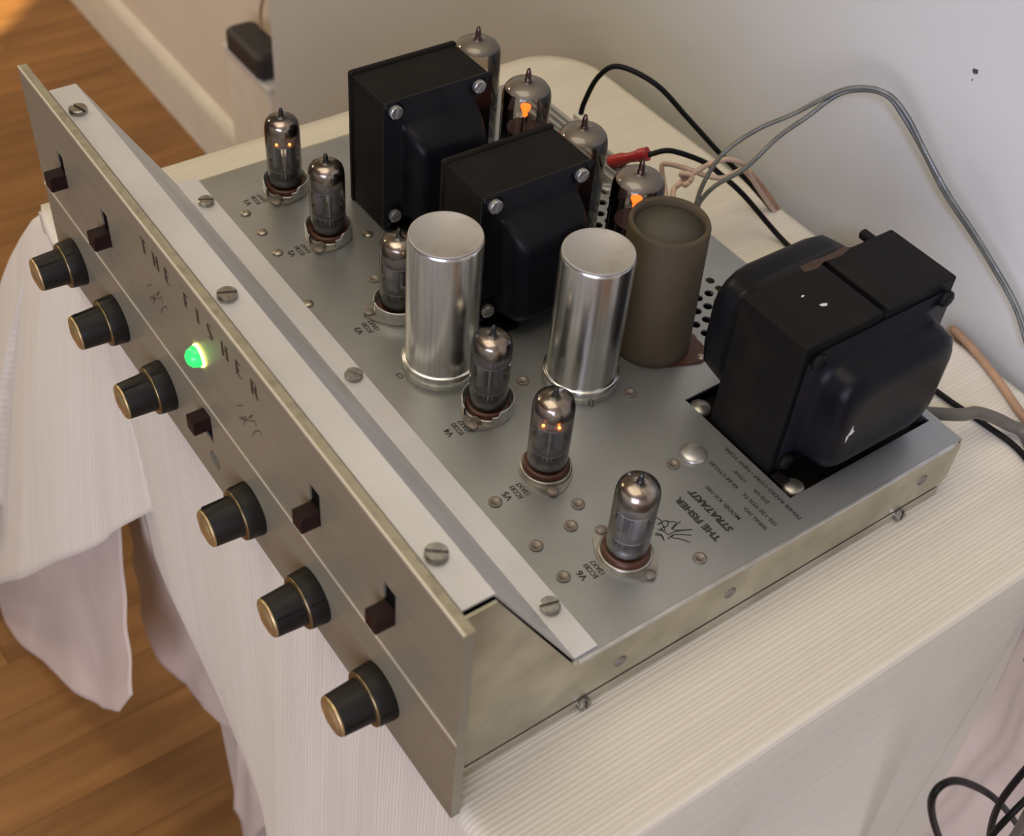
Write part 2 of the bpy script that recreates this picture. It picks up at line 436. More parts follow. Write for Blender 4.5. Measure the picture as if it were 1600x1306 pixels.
def rivet_mesh(name, r, h, m):
    return MB().lathe([(r, 0), (r * 0.95, h * 0.4), (r * 0.7, h * 0.8), (r * 0.3, h), (0.01, h)], 14).mesh(name, m)

# ------------------------------------------------------------------ the room
WY = 400.0      # wall behind the table
CY = 510.0      # cream wall, set back past the corner
fl = struct('floor', MB().box(-3600, 2600, -2700, 700, -FLOOR - 40, -FLOOR - 9), M['subfloor'])
PW = 62.0
plank_meshes = {}
def plank(L):
    if L not in plank_meshes:
        b = MB().box(-PW / 2 + 0.2, PW / 2 - 0.2, 0.2, L - 0.2, -10, 0, 0.4)
        plank_meshes[L] = b.mesh('plank', M['plank'])
    return plank_meshes[L]
count = 0
x = -2380.0; k = 0
while x < 560:
    y = -760.0 - 190 * ((k * 7) % 5) / 2
    i = 0
    while y < 540:
        L = (420, 620, 780)[(k * 5 + i * 2 + k // 3) % 3]
        if y + L > 640: L = 420
        o = link('plank', plank(L), fl, (x, y, -FLOOR)); count += 1
        y += L; i += 1
    x += PW; k += 1
# floor beyond the built planks
ob = struct('floor_field', MB().box(-3600, -2380 - PW / 2, -2700, 520, -FLOOR - 9, -FLOOR).box(560 + PW / 2 + 20, 2600, -2700, 520, -FLOOR - 9, -FLOOR).box(-2380 - PW / 2, 560 + PW, -2700, -1145, -FLOOR - 9, -FLOOR), M['plank'])
ob.name = 'floor_outer'
wr = struct('wall_rear', MB().box(-555, 2600, WY, 700, -FLOOR, 1680), M['wall'])
link('wall_chip', MB().prism([(246, 136), (249, 136.6), (249.5, 134.6), (247.5, 133.6), (246.2, 134.4)], 'y', WY - 0.25, WY + 0.1).prism([(247.2, 130.6), (248.2, 130.8), (248, 129.6)], 'y', WY - 0.2, WY + 0.1).mesh('wall_chip', M['lip']), wr)
struct('wall_cream', MB().box(-3600, -555, CY + 14, 700, -FLOOR, 1680), M['cream_wall']).name = 'wall_left_recess'
struct('wall_left', MB().box(-3700, -3600, -2700, 700, -FLOOR, 1680), M['cream_wall'])
struct('wall_right', MB().box(2600, 2700, -2700, 700, -FLOOR, 1680), M['wall'])
struct('wall_front', MB().box(-3700, 2700, -2800, -2700, -FLOOR, 1680), M['wall'])
struct('ceiling', MB().box(-3700, 2700, -2800, 700, 1680, 1760), M['ceiling'])
bb = [(CY + 14, -FLOOR), (CY, -FLOOR), (CY, -FLOOR + 84), (CY + 2, -FLOOR + 92), (CY + 6, -FLOOR + 98), (CY + 14, -FLOOR + 101)]
struct('baseboard_rear', MB().prism(bb, 'x', -3600, -555), M['skirting'])

# wall socket box and adapter beside the wall corner
r = thing('wall_outlet', 'white surface-mounted outlet box low on cream wall beside corner', 'outlet', (-760, CY + 14, -500))
link('outlet_body', MB().box(-842, -720, 470, CY + 14, -575, -418, 3).mesh('outlet_body', M['skirting'], r['org']), r)
link('outlet_rim', MB().box(-845, -717, 467, 490, -426, -414, 2).mesh('outlet_rim', M['white_plastic'], r['org']), r)
r = thing('power_adapter', 'black block power adapter on the white outlet box', 'adapter', (-760, 480, -414))
link('adapter_body', MB().box(-822, -730, 463, 506, -413.5, -378, 5).mesh('adapter_body', M['adapter'], r['org']), r)
link('adapter_cable', MB().tube([(-790, 500, -378), (-795, 503, -355), (-780, 508, -310), (-760, 512, -270)], 2.2, 8).mesh('adapter_cable', M['tan_wire'], r['org']), r)

# ------------------------------------------------------------------ table
TX0, TX1, TY0, TY1 = -54.0, 423.0, 6.0, 384.0
r = thing('side_table', 'small painted side table hidden under the pale tablecloth', 'table', (184, 195, -FLOOR))
link('table_top', MB().prism([(TX0, TY0), (TX1, TY0), (TX1, TY1), (TX0 + 42, TY1), (TX0 + 12, TY1 - 12), (TX0, TY1 - 42)], 'z', -24, -2.0).mesh('table_top', M['table_wood'], r['org']), r)
leg = MB().loft([[(a * s, b * s, z) for a, b in ((-1, -1), (1, -1), (1, 1), (-1, 1))] for z, s in ((0, 12), (FLOOR - 24, 19))]).mesh('leg', M['table_wood'])
for lx in (30, 390):
    for ly in (50, 345):
        link('leg', leg, r, (lx - 184, ly - 195, 0))

# ------------------------------------------------------------------ tablecloth
def lerp(a, b, t): return a + (b - a) * t
def pw(tab, t):
    for (a, va), (b, vb) in zip(tab, tab[1:]):
        if t <= b:
            u = (t - a) / (b - a) if b > a else 0
            u = u * u * (3 - 2 * u)
            if isinstance(va, (tuple, list)): return tuple(lerp(p, q, u) for p, q in zip(va, vb))
            return lerp(va, vb, u)
    return tab[-1][1]
def pl(tab, t):
    for (a, va), (b, vb) in zip(tab, tab[1:]):
        if t <= b:
            u = (t - a) / (b - a) if b > a else 0
            if isinstance(va, (tuple, list)): return tuple(lerp(p, q, u) for p, q in zip(va, vb))
            return lerp(va, vb, u)
    return tab[-1][1]
cl = MB()
FY = 3.0
RC = 42.0
NT = 48
def flap_x(y, s):
    # pleated side drape: a ridge, a valley and a second ridge running down and forward
    sh = 5.0 * min(1.0, s * 8)
    f = max(0.0, min(1.0, (s - 0.04) * 4))
    a = y + 30 * s
    fold = pl([(0, 4), (95, 2), (128, -13), (212, 15), (240, 3), (300, 0), (400, 0)], a)
    return 430 + sh + 30 * s + f * fold
def top_right(u, v):
    y = lerp(387, FY + 6, v)
    xl = -57.0
    if y > 387 - RC: xl = -57 + RC - math.sqrt(max(0.0, RC * RC - (y - 387 + RC) ** 2))
    if u <= 0.5:
        return (lerp(xl, 426, u * 2), y, 0.0)
    t = (u - 0.5) * 2
    if t <= 0.15:
        a = t / 0.15 * math.pi / 2
        return (426 + 4 * math.sin(a), y, -4 + 4 * math.cos(a))
    s = (t - 0.15) / 0.85
    if y > 311: s *= 0.012
    yr = pl([(0, 311), (0.1, (434.0, 296.4, -24.3)[1] + 2), (0.5, (452.0, 256.4, -188.4)[1] + 2), (1, 366)], s)
    yy = lerp(FY + 6, yr, (y - FY - 6) / (311 - FY - 6)) if y <= 311 else y
    return (flap_x(yy, s), yy, -4 - 600 * s)
cl.surf(top_right, 2 * NT, 126)
def front_flap(u, t):
    if t < 0.06:
        a = t / 0.06 * math.pi / 2
        xx = lerp(lerp(-57, -30, t / 0.06), 426, u)
        return (xx, FY + 6 - 6 * math.sin(a), -6 + 6 * math.cos(a))
    s = (t - 0.06) / 0.94
    z = -6 - 690 * s
    xl = pl([(0, -30), (0.117, 39), (0.30, 43), (0.393, 127), (0.50, 191), (0.75, 260), (1, 300)], s)
    x = lerp(xl, 426 + 34 * s, u)
    ramp = min(1.0, u * 4)
    amp = 14 * min(1, s * 2.2) * ramp
    y = FY - 12 * s * ramp - amp * (0.5 + 0.5 * math.sin(x / 34.0 + 1.5 * s)) - 4 * s * ramp * math.sin(x / 13.0 + 4 * s)
    return (x, y, z)
cl.surf(front_flap, NT, 72)
RC = 42.0
def perim(t):
    # left edge from y = 130 to the rounded rear-left corner, then along the rear edge
    L1 = 387 - RC - 130; L2 = RC * math.pi / 2; L3 = 426 + 57 - RC
    d_ = t * (L1 + L2 + L3)
    if d_ < L1: return (-57, 130 + d_, -1, 0)
    if d_ < L1 + L2:
        a = (d_ - L1) / RC
        return (-57 + RC - RC * math.cos(a), 387 - RC + RC * math.sin(a), -math.cos(a), math.sin(a))
    return (-57 + RC + d_ - L1 - L2, 387, 0, 1)
def rear_flap(u, v):
    x, y, nx, ny = perim(u)
    o_ = 3 * math.sin(min(1, v / 0.06) * math.pi / 2) + 2 * math.sin(u * 40) * v * (1 if ny < 0.9 else 0)
    return (x + nx * o_ * (1 + 8 * v * (1 - u) ** 6), y + ny * o_, -3 + 3 * math.cos(min(1, v / 0.06) * math.pi / 2) - 290 * max(0, v - 0.06))
cl.surf(rear_flap, 90, 16)
hem = [(0, (70.7, -1.0, -136.5)), (0.1, (29.8, -18.0, -193.4)), (0.22, (-7.7, -42.0, -241.8)), (0.34, (-86.5, -64.0, -335.9)), (0.46, (-615.5, -76.0, -961.5)), (0.6, (-170, -62, -345)),
       (0.72, (-158, 6, -335)), (0.84, (-122, 66, -315)), (1, (-92, 130, -290))]
rim = [(0, (44, FY + 1, -5)), (0.12, (20, FY + 4, -0.6)), (0.3, (-28, FY + 7, 0.2)), (0.42, (-47, FY + 8, 0.2)), (0.5, (-52, FY + 10, 0.2)), (0.6, (-54, FY + 18, 0.2)), (1, (-55, 130, 0.2))]
def corner_flare(u, v):
    a = pl(rim, u); b = pw(hem, u)
    e = v ** 0.85
    k = 1 - v
    x = lerp(a[0], b[0], e); y = lerp(a[1], b[1], e); z = lerp(a[2], b[2], v ** 1.05)
    w = 2.5 * math.sin(u * 38 + v * 2) * v
    return (x + w * 0.6, y + w * 0.6, z)
cl.surf(corner_flare, 60, 30)
tc_o = solo('tablecloth', cl, M['cloth'], 'pale cream ribbed cotton cloth draped over the small table', 'tablecloth', (184, 195, 0))
import bmesh
bm_ = bmesh.new(); bm_.from_mesh(tc_o.data); bmesh.ops.remove_doubles(bm_, verts=bm_.verts, dist=0.00002)
bmesh.ops.recalc_face_normals(bm_, faces=bm_.faces); bm_.to_mesh(tc_o.data); bm_.free()
ra_ = tc_o.data.attributes.new('rib', 'FLOAT', 'POINT')
for i_, v_ in enumerate(tc_o.data.vertices):
    gx, gy, gz = v_.co.x / MM + 184, v_.co.y / MM + 195, v_.co.z / MM
    ra_.data[i_].value = ((426 - gz) if (gx > 426.0 and gy > FY + 5.5) else gx) * MM
md = tc_o.modifiers.new('thickness', 'SOLIDIFY'); md.thickness = 0.0011; md.offset = -1
# second, crumpled cloth showing below the first
uc = MB()
def hash2(a, b):
    return math.sin(a * 12.9 + b * 7.3) * 0.5 + math.sin(a * 5.1 - b * 9.7 + 1.3) * 0.5
tip_hem = [(0, (46.7, -33.0, -343.0)), (0.08, (21.0, -38.0, -396.5)), (0.16, (-37.5, -42.0, -470.7)), (0.35, (-98.2, -48.0, -510.5)), (0.6, (-244.4, -55.0, -637.0)), (0.8, (-406.6, -60.0, -779.9)), (1, (-842.6, -64.0, -1233.7))]
tip_top = [(0, (-21.8, 4.0, -228.3)), (0.3, (-78.6, -12.0, -283.0)), (0.6, (-158.9, -34.0, -375.3)), (1, (-751.0, -44.0, -1019.4))]
U = thing('under_cloth', 'crumpled pinkish white cloth hanging below the ribbed tablecloth', 'cloth', (184, 195, -30))
def drape(name, fn, nu, nv):
    o = link(name, MB().surf(fn, nu, nv).mesh(name, M['pink_cloth'], U['org']), U)
    md = o.modifiers.new('thickness', 'SOLIDIFY'); md.thickness = 0.0012; md.offset = -1
def crumple(u, v):
    a = pl(tip_top, u); b = pl(tip_hem, u)
    p = [lerp(a[i], b[i], v) for i in range(3)]
    w = 4.0 * hash2(u * 0.9, v * 0.7 + u) * (0.3 + v) * min(1, u * 8)
    w += 1.2 * hash2(u * 1.7 + 2, v * 2.2) * v
    w -= 5.0 * max(0.0, 1 - abs(((u * 2.6 + v * 1.3) % 1.0) - 0.5) * 3.2) * v * min(1, u * 8) * (1 - 0.5 * u)
    return (p[0] + w * 0.3, p[1] + w, p[2])
drape('corner_drape', crumple, 50, 40)
in_hem = [(0, (-116.4, 25.0, -451.9)), (0.2, (-98.2, 25.0, -493.8)), (0.45, (-47.6, 25.0, -498.2)), (0.7, (16.2, 25.0, -456.9)), (1, (156.1, 25.0, -303.5))]
in_top = [(0, (-47.7, 20.0, -203.2)), (1, (200, 20, -28))]
def inner(u, v):
    a = pl(in_top, u); b = pl(in_hem, u)
    p = [lerp(a[i], b[i], v) for i in range(3)]
    return (p[0], p[1] + 4 * math.sin(u * 11 + 2) * v + 2 * hash2(u * 2, v * 2), p[2])
drape('inner_drape', inner, 40, 30)
tg_hem = [(0, (23.7, 32.0, -619.1)), (0.3, (33.2, 32.0, -650.0)), (0.6, (65.5, 32.0, -604.3)), (1, (111.2, 32.0, -494.4))]
tg_top = [(0, (73.1, 30.0, -411.5)), (1, (133.5, 30.0, -333.0))]
def tongue(u, v):
    a = pl(tg_top, u); b = pl(tg_hem, u)
    return (lerp(a[0], b[0], v), lerp(a[1], b[1], v) + 3 * math.sin(u * 7), lerp(a[2], b[2], v))
drape('hanging_tip', tongue, 16, 16)
def side_under(u, v):
    # right side, wrapping round the rear corner
    z = lerp(-26, -560, v)
    t = u / 0.7
    if u < 0.7:
        y = lerp(230, 386, t) + 8 * t * v
        x = 424.5 + 12 * v * (0.4 + 0.6 * t) + 112 * v ** 0.8 * t * t + (5 * hash2(t * 1.4, v * 1.6) + 2.5 * hash2(t * 3.3 + 1, v * 4.0)) * min(1, v * 4)
    else:
        t = (u - 0.7) / 0.3
        y = 386 + 8 * v * (1 - t)
        x = lerp(424.5 + 12 * v + 112 * v ** 0.8 + (5 * hash2(1.4, v * 1.6) + 2.5 * hash2(4.3, v * 4.0)) * min(1, v * 4), 250, t)
    return (x, y, z)
drape('side_drape', side_under, 60, 40)

# ------------------------------------------------------------------ amplifier
A = thing('amplifier', 'vintage silver tube amplifier chassis with champagne front panel and black knobs', 'amplifier', (190, 150, 0.5))
ORG = A['org']
def part(name, mb, m, parent=None, org=ORG):
    return link(name, mb.mesh(name, m, org), parent or A)
def at(name, me, loc, parent=None, rot=None, label=None):
    # loc in table millimetres
    base = ORG
    o = link(name, me, parent or A, (loc[0] - base[0], loc[1] - base[1], loc[2] - base[2]), rot)
    if label: o['label'] = label
    return o
CX0, CX1, CZ, CD = 14.0, 371.5, 36.0, 294.0
T1 = 1.2
# top plate with transformer cut-out and perforations
perf = []
for i in range(17):
    for j in range(5):
        px, py = 132.25 + 7.5 * i, 238.0 + 7.4 * j
        if any(math.hypot(px - tx, py - ty) < tr for tx, ty, tr in ((159, 223, 17), (203, 223, 17), (243, 209, 22))): continue
        if (i + j) % 2 and 205 < px < 226: continue
        perf.append((px, py, 2.5, 3.75, 3.7))
top = plate(MB(), CX0, CX1, 60, CD, CZ - T1, CZ, 'z', [(283, 355, 198, 290)], perf)
chassis = part('top_plate', top, M['alu'])
# sides
side = [(5.5, 7.2), (5.5, 109), (22, 109), (64, 36), (CD - 3, 36), (CD, 33), (CD, 12), (CD - 3, 7.2)]
sp = part('side_plate', MB().prism(side, 'x', CX1, CX1 + T1), M['alu_side'])
part('side_plate', MB().prism(side, 'x', CX0 - T1, CX0), M['alu_side'])
part('rear_plate', MB().box(CX0, CX1, CD, CD + T1, 6.4, CZ - 0.5), M['alu_side'])
part('bottom_tray', MB().box(CX0 - 1.4, CX1 + 1.8, 6, CD - 4, 0.1, 5.6, 0.5), M['alu_side'])
part('tray_gap_shade', MB().box(CX0 + 1, CX1 - 1.2, 8, CD - 6, 5.6, 8.0), M['dark'])  # dark filler painting the shade of the gap above the tray
part('front_plate', MB().box(CX0, CX1, 6, 7.2, 6.4, 108), M['dark'])
# top edge of side: rolled bright lip
part('edge_lip', MB().box(CX1, CX1 + 1.7, 66, CD - 6, CZ - 1.0, CZ + 0.5, 0.3), M['collar'])
# bracket: upper flange, slope, lower flange
bk = [(9, 110), (9, 111), (22.5, 111), (65.5, 37.2), (77, 37.2), (77, 36.05), (65, 36.05), (22, 110)]
part('shield_bracket', MB().prism(bk, 'x', 11, 370.5), M['alu_white'])
part('bracket_gap_shade', MB().box(9, 371.5, 5.6, 9.4, 104, 109.6), M['lip'])  # dark strip behind the panel, the gap's shade put into its colour
br_screw = screw_mesh('screw', 4.3, 2.6, M['screw'])
for (sx, sa) in ((35, 0.35), (190.4, 1.15), (346.9, 0.9)):
    at('screw', br_screw, (sx, 14.2, 111), rot=(0, 0, sa))
for (sx, sa) in ((35, 1.1), (190.4, 0.5), (346, 1.3)):
    at('screw', br_screw, (sx, 71.6, 37.2), rot=(0, 0, sa))

# side rivets and tray screws
side_riv = rivet_mesh('rivet', 3.2, 0.9, M['old_rivet'])
for ry in (90, 150, 272):
    at('rivet', side_riv, (CX1 + T1, ry, 21 if ry > 100 else 18), rot=(0, math.pi / 2, 0))
tray_screw = screw_mesh('tray_screw', 3.2, 2.4, M['screw'])
for ry in (72, 262):
    at('tray_screw', tray_screw, (CX1 + 1.8, ry, 3.4), rot=(0, math.pi / 2, 0))

# front panel -------------------------------------------------------
PWD, PHT = 385.0, 121.0
slots = [(35, 43, 76.5, 95), (87.5, 95.5, 76.5, 95), (282.5, 290.5, 76.5, 95), (336, 344, 76.5, 95), (182, 190, 31.0, 48.0)]
fp = part('front_panel', plate(plate(MB(), 0.0, PWD, 28.0, PHT, 0.0, 4.2, 'y', slots), 0.0, PWD, 0.0, 28.0, 0.0, 4.2, 'y', (), [(188.5, 18.5, 5.0, 6.5, 6.5)]), M['panel'])
def fpart(name, mb, m, label=None):
    o = link(name, mb.mesh(name, m, ORG), fp)
    if label: o['label'] = label
    return o
fpart('worn_top_edge', MB().box(0, PWD, 0.3, 4.2, PHT, PHT + 0.3), M['panel_edge'])
fpart('bright_line', MB().box(0, PWD, -0.35, 0, 53.7, 54.9), M['groove_and_highlight'], 'thin bright line along the panel')
fpart('bright_line', MB().box(0, PWD, -0.2, 0.6, PHT - 0.7, PHT + 0.35), M['groove_and_highlight'])  # pale strip painting the highlight on the panel's front top edge
fpart('headphone_jack', MB().lathe([(5.2, -6), (5.2, -4.4), (3.0, -4.3), (3.0, -5.5), (0.01, -5.5)], 20, (188.5, 0, 18.5), 'y'), M['screw'], 'recessed round jack')
for (x0, x1, z0, z1) in slots:
    fpart('slot_shade_fill', MB().box(x0 + 0.05, x1 - 0.05, 0.9, 3.9, z0 + 0.05, z1 - 0.05), M['dark'])  # dark insert filling the slot, shade of the opening put into its colour
for i, (x0, x1, z0, z1) in enumerate(slots):
    za, zb = (z0 + 0.3, z0 + 8.6) if i < 4 else (z1 - 8.6, z1 - 0.3)
    part('switch_button', MB().box(x0 + 0.3, x1 - 0.3, -8.2, 0.8, za, zb, 0.5), M['button'])
# lettering
GLYPH = {  # heavy uprights, hairline cross strokes
    'T': [(-0.9, 0.9, -3.7, 3.7), (-3.0, 3.0, 3.35, 3.7)], 'H': [(-2.7, -1.0, -3.7, 3.7), (1.0, 2.7, -3.7, 3.7), (-1.0, 1.0, -0.15, 0.2)],
    'E': [(-2.3, -0.6, -3.7, 3.7), (-0.6, 2.2, 3.35, 3.7), (-0.6, 1.2, -0.15, 0.2), (-0.6, 2.2, -3.7, -3.35)], 'F': [(-2.0, -0.3, -3.7, 3.7), (-0.3, 2.2, 3.35, 3.7), (-0.3, 1.2, -0.15, 0.2)],
    'I': [(-0.9, 0.9, -3.7, 3.7)], 'R': [(-2.6, -0.9, -3.7, 3.7), (-0.9, 1.0, 3.35, 3.7), (-0.9, 1.0, -0.2, 0.15), (0.9, 2.2, 0.3, 3.2)]}
for ch, lx in zip('THEFISHER', (140, 152, 163.5, 181.5, 192, 203, 216, 228, 241)):
    mb = MB()
    if ch == 'S':
        mb.prism([(-2.2, 2.6), (-1.2, 3.2), (2.3, -1.4), (2.2, -2.8), (1.2, -3.2), (-2.3, 1.3)], 'y', -0.18, -0.02)
        mb.box(-1.2, 1.6, -0.18, -0.02, 3.35, 3.7).box(-1.6, 1.2, -0.18, -0.02, -3.7, -3.35)
    else:
        for (a_, b_, c_, d_) in GLYPH[ch]: mb.box(a_, b_, -0.18, -0.02, c_, d_)
        if ch == 'R': mb.prism([(0.2, -0.2), (1.7, -0.2), (2.9, -3.7), (1.3, -3.7)], 'y', -0.18, -0.02)
    at('letter', mb.mesh('letter', M['brown_ink']), (lx, 0, 108.2)).parent = fp
def P_front(cx, cz, s):
    return lambda u, v: (cx + u * s, -0.15, cz + v * s)
bird = [[(222.2, 83.1), (228.4, 88.6)], [(222.8, 76.9), (228.3, 81.7), (230.5, 84.3)], [(223.8, 76.6), (229.7, 81.8)], [(226.1, 75.3), (228.7, 80.2), (232.5, 84.1)], [(233.2, 86.3), (236.6, 90.4), (234.8, 87.4), (232.7, 85.4)], [(233.2, 84.0), (238.0, 88.2), (239.3, 88.0), (238.9, 85.9)], [(234.3, 76.1), (236.8, 80.7), (238.9, 83.3), (242.4, 86.2), (244.3, 85.7)], [(228.3, 81.7), (230.2, 80.6)]]
for bx in (-86.5, 0):
    fpart('emblem', strokes(MB(), bird, 0.42, P_front(bx, 0, 1)), M['faint_ink'], 'small sketched bird emblem')

# knobs
knob_body = MB().lathe([(12.4, 0), (12.6, 0.6), (12.1, 7.6), (11.8, 8.0)], 40, axis='y').lathe([(9.9, 8.0), (9.5, 9.4), (8.8, 21.5), (8.5, 22)], 40, axis='y')
knob_me = knob_body.mesh('knob', M['knob'])
ring_me = MB().lathe([(11.9, 7.8), (11.9, 8.4), (11.2, 8.8), (9.6, 8.9)], 40, axis='y').mesh('trim_ring', M['ring'])
cap_me = MB().lathe([(8.7, 21.4), (8.6, 22.4), (7.8, 23.0), (6.9, 22.7), (6.5, 23.2), (3.5, 24.1), (0.02, 24.5)], 32, axis='y').mesh('brass_cap', M['gold'])
ptr_me = MB().box(-0.4, 0.4, -21.2, -9.2, 8.6, 9.7).box(-0.4, 0.4, -7.4, -0.5, 11.8, 12.75).mesh('pointer_ridge', M['knob'])
for kx, kz, ka in ((32.5, 25, 0.5), (84, 25, -0.3), (139, 25, 0.2), (227, 24, -0.6), (282.5, 25, 0.9), (335, 23.5, 1.4)):
    o = at('knob', knob_me, (kx, 0, kz), rot=(0, ka, 0))
    link('trim_ring', ring_me, o); link('brass_cap', cap_me, o); link('pointer_ridge', ptr_me, o)

# pilot lamp
o = at('pilot_lamp', MB().lathe([(4.9, 0), (4.8, 2.0), (4.0, 4.4), (2.4, 5.8), (0.02, 6.3)], 24, axis='y').mesh('pilot_lamp', M['pilot']), (188, 0, 83.5), label='glowing green pilot lamp')
link('lamp_filament', MB().lathe([(5.4, 0.05), (5.3, 0.9), (4.8, 1.0)], 24, axis='y').mesh('lamp_filament', M['pilot_lamp']), o)

# printed lettering on the chassis (read from the rear of the unit)
def top_text(s, xa, xb, y, h, m=None, bold=0.0, shear=0.0):
    me = fit_text(text_mesh(s, 5, m or M['ink'], 'lettering', bold=bold, shear=shear), abs(xb - xa), h)
    o = at('lettering', me, ((xa + xb) / 2, y, CZ + 0.12), rot=(0, 0, math.pi))
    o.parent = chassis
top_text('THE FISHER', 356, 328, 154.5, 3.6, bold=0.2)
top_text('STRATAKIT', 355, 327.5, 162.5, 3.6, bold=0.22, shear=0.25)
top_text('MODEL KX-100', 352, 330, 170.2, 2.0, bold=0.09)
top_text('SERIAL NO.', 362.5, 348, 176.3, 2.0, bold=0.09)
top_text('105-120 VOLTS', 363, 342, 181.6, 2.0, bold=0.09)
top_text('50-60 CYCLES', 338, 319.5, 181.6, 2.0, bold=0.09)
top_text('210 VA', 352, 342.5, 187.4, 2.0, bold=0.09)
top_text('175W', 337, 329.5, 187.4, 2.0, bold=0.09)
top_text('FISHER RADIO CORP \u2022 NEW YORK', 366, 316.5, 193.4, 2.0, bold=0.09)
for n, (tx, ty) in enumerate(((44, 91.5), (94, 91), (163, 90.5), (243, 90.5), (288, 91.5), (339.5, 93))):
    top_text('V%d' % (n + 1), tx + 2.5, tx - 2.5, ty, 3.2, bold=0.12)
    top_text('ECC83', tx + 4.0, tx - 4.0, ty + 4.6, 2.4, bold=0.09)
    top_text('12AX7', tx + 4.0, tx - 4.0, ty + 8.2, 2.4, bold=0.09)
top_text('C3', 202, 198, 91, 2.6, bold=0.1)
top_text('C2', 264, 260, 157.5, 2.6, bold=0.1)
sig = [[(331.7, 139.6), (334.9, 140.2), (335.2, 137.6), (335.3, 142.3), (337.8, 141.1), (337.7, 137.1)], [(335.9, 141.8), (338.6, 145.3), (340.2, 141.1), (339.1, 147.3)], [(335.5, 139.7), (339.3, 138.2), (337.3, 135.8)], [(338.8, 132.9), (341.1, 135.1), (343.7, 134.1)], [(338.3, 133.7), (340.3, 135.3), (342.4, 134.3)], [(340.3, 141.4), (341.9, 142.4), (345.3, 148.6), (342.6, 142.7), (341.8, 137.7)], [(343.1, 139.8), (344.1, 138.2), (346.6, 140.9), (350.2, 143.1)], [(343.6, 136.2), (343.4, 140.4), (347.5, 146.2)], [(337.7, 137.1), (341.8, 137.8)]]
o = part('printed_emblem', strokes(MB(), sig, 0.45, lambda u, v: (u, v, CZ + 0.12)), M['ink'], chassis)
o['label'] = 'scribbled bird emblem print'

# chassis rivets, eyelets, plug button
riv = rivet_mesh('rivet', 2.9, 1.4, M['rivet'])
for p in ((52, 86), (71, 86), (90, 85), (100, 133), (265, 224), (133, 79)):
    at('rivet', riv, (*p, CZ))
eye = MB().lathe([(3.1, 0), (3.0, 0.7), (2.2, 0.9), (1.6, 0.3), (0.02, 0.2)], 16).mesh('eyelet', M['old_rivet'])
for p in ((312, 166), (288, 85), (308, 115), (316, 105), (317, 86), (336, 86), (359, 141), (233, 139), (266, 178), (133, 117), (251, 229)):
    at('eyelet', eye, (*p, CZ))
at('plug_button', MB().lathe([(6.6, 0), (6.4, 1.0), (5.0, 1.9), (2.5, 2.3), (0.02, 2.4)], 24).mesh('plug_button', M['collar']), (312, 178, CZ), label='round plug button')

# sockets ---------------------------------------------------------------
def saddle(cx, cy, ang, base_r):
    # oval flange with two ears
    poly = []
    for k in range(48):
        a = 2 * math.pi * k / 48
        e = abs(math.cos(a)) ** 6
        r = base_r + (16.6 - base_r) * e
        poly.append((cx + r * math.cos(a + ang), cy + r * math.sin(a + ang)))
    return MB().prism(poly, 'z', CZ, CZ + 1.2).lathe([(base_r - 0.6, CZ + 1.2), (base_r - 0.8, CZ + 2.6), (base_r - 2.0, CZ + 2.8), (base_r - 2.2, CZ + 1.3)], 40, (cx, cy, 0))
sock_riv = rivet_mesh('rivet', 2.7, 1.3, M['old_rivet'])
small = [(43, 115, -0.83, True), (90, 115, -0.83, True), (159.6, 115, -1.89, True), (238.8, 114.5, -1.05, True), (283.5, 115.5, -0.43, False), (340, 115.5, 0.1, False)]
for n, (cx, cy, an, shield) in enumerate(small):
    s = part('tube_socket', saddle(cx, cy, an, 12.4), M['socket'])
    link('insulator', MB().lathe([(10.4, CZ + 1.0), (10.4, CZ + 4.6), (9.6, CZ + 5.2), (8, CZ + 5.2)], 32, (cx, cy, 0)).mesh('insulator', M['phenolic'], ORG), s)
    for sg in (1, -1):
        e = at('rivet', sock_riv, (cx + sg * 14.8 * math.cos(an), cy + sg * 14.8 * math.sin(an), CZ + 1.2)); e.parent = s
    if shield:
        # open aluminium shield collar with a gap over the front ear
        mb = MB(); n_ = 44
        gap = 0.62 if n != 2 else 0.05
        rings = []
        for (r_, z_) in ((12.4, CZ + 1.0), (12.4, CZ + 7.6), (12.1, CZ + 8.1), (11.6, CZ + 7.9), (11.6, CZ + 1.0)):
            ring = []
            for k in range(n_ + 1):
                t = k / n_
                a = an + gap + (2 * math.pi - 2 * gap) * t
                zz = z_
                if n != 2 and z_ > CZ + 5 and (t < 0.06 or t > 0.94): zz = z_ - 2.6
                ring.append((cx + r_ * math.cos(a), cy + r_ * math.sin(a), zz))
            rings.append(ring)
        mb.loft(rings, True, closed=False)
        cme = link('shield_collar', mb.mesh('shield_collar', M['collar'], ORG), s)
        tab = MB()
        ca, sa = math.cos(an), math.sin(an)
        pts = [(11.6, -3.2, CZ + 1.2), (11.6, 3.2, CZ + 1.2)]
        ring1 = [(cx + ca * d_ - sa * w_, cy + sa * d_ + ca * w_, z_) for d_, w_, z_ in ((12.8, -3, CZ + 1.2), (12.8, 3, CZ + 1.2), (12.6, 2.2, CZ + 3.8), (12.5, 0, CZ + 4.8), (12.6, -2.2, CZ + 3.8))]
        ring2 = [(p[0] - ca * 0.8, p[1] - sa * 0.8, p[2]) for p in ring1]
        tab.loft([ring1, ring2])
        link('retaining_tab', tab.mesh('retaining_tab', M['socket'], ORG), s)

big = [(63, 224), (110.5, 223), (159, 222.5), (203, 223)]
for (cx, cy) in big:
    s = part('tube_socket', saddle(cx, cy, 0.3, 14.5), M['socket'])
    link('insulator', MB().lathe([(13, CZ + 1.0), (13, CZ + 4.6), (8, CZ + 5.0)], 32, (cx, cy, 0)).mesh('insulator', M['strip_dark'], ORG), s)

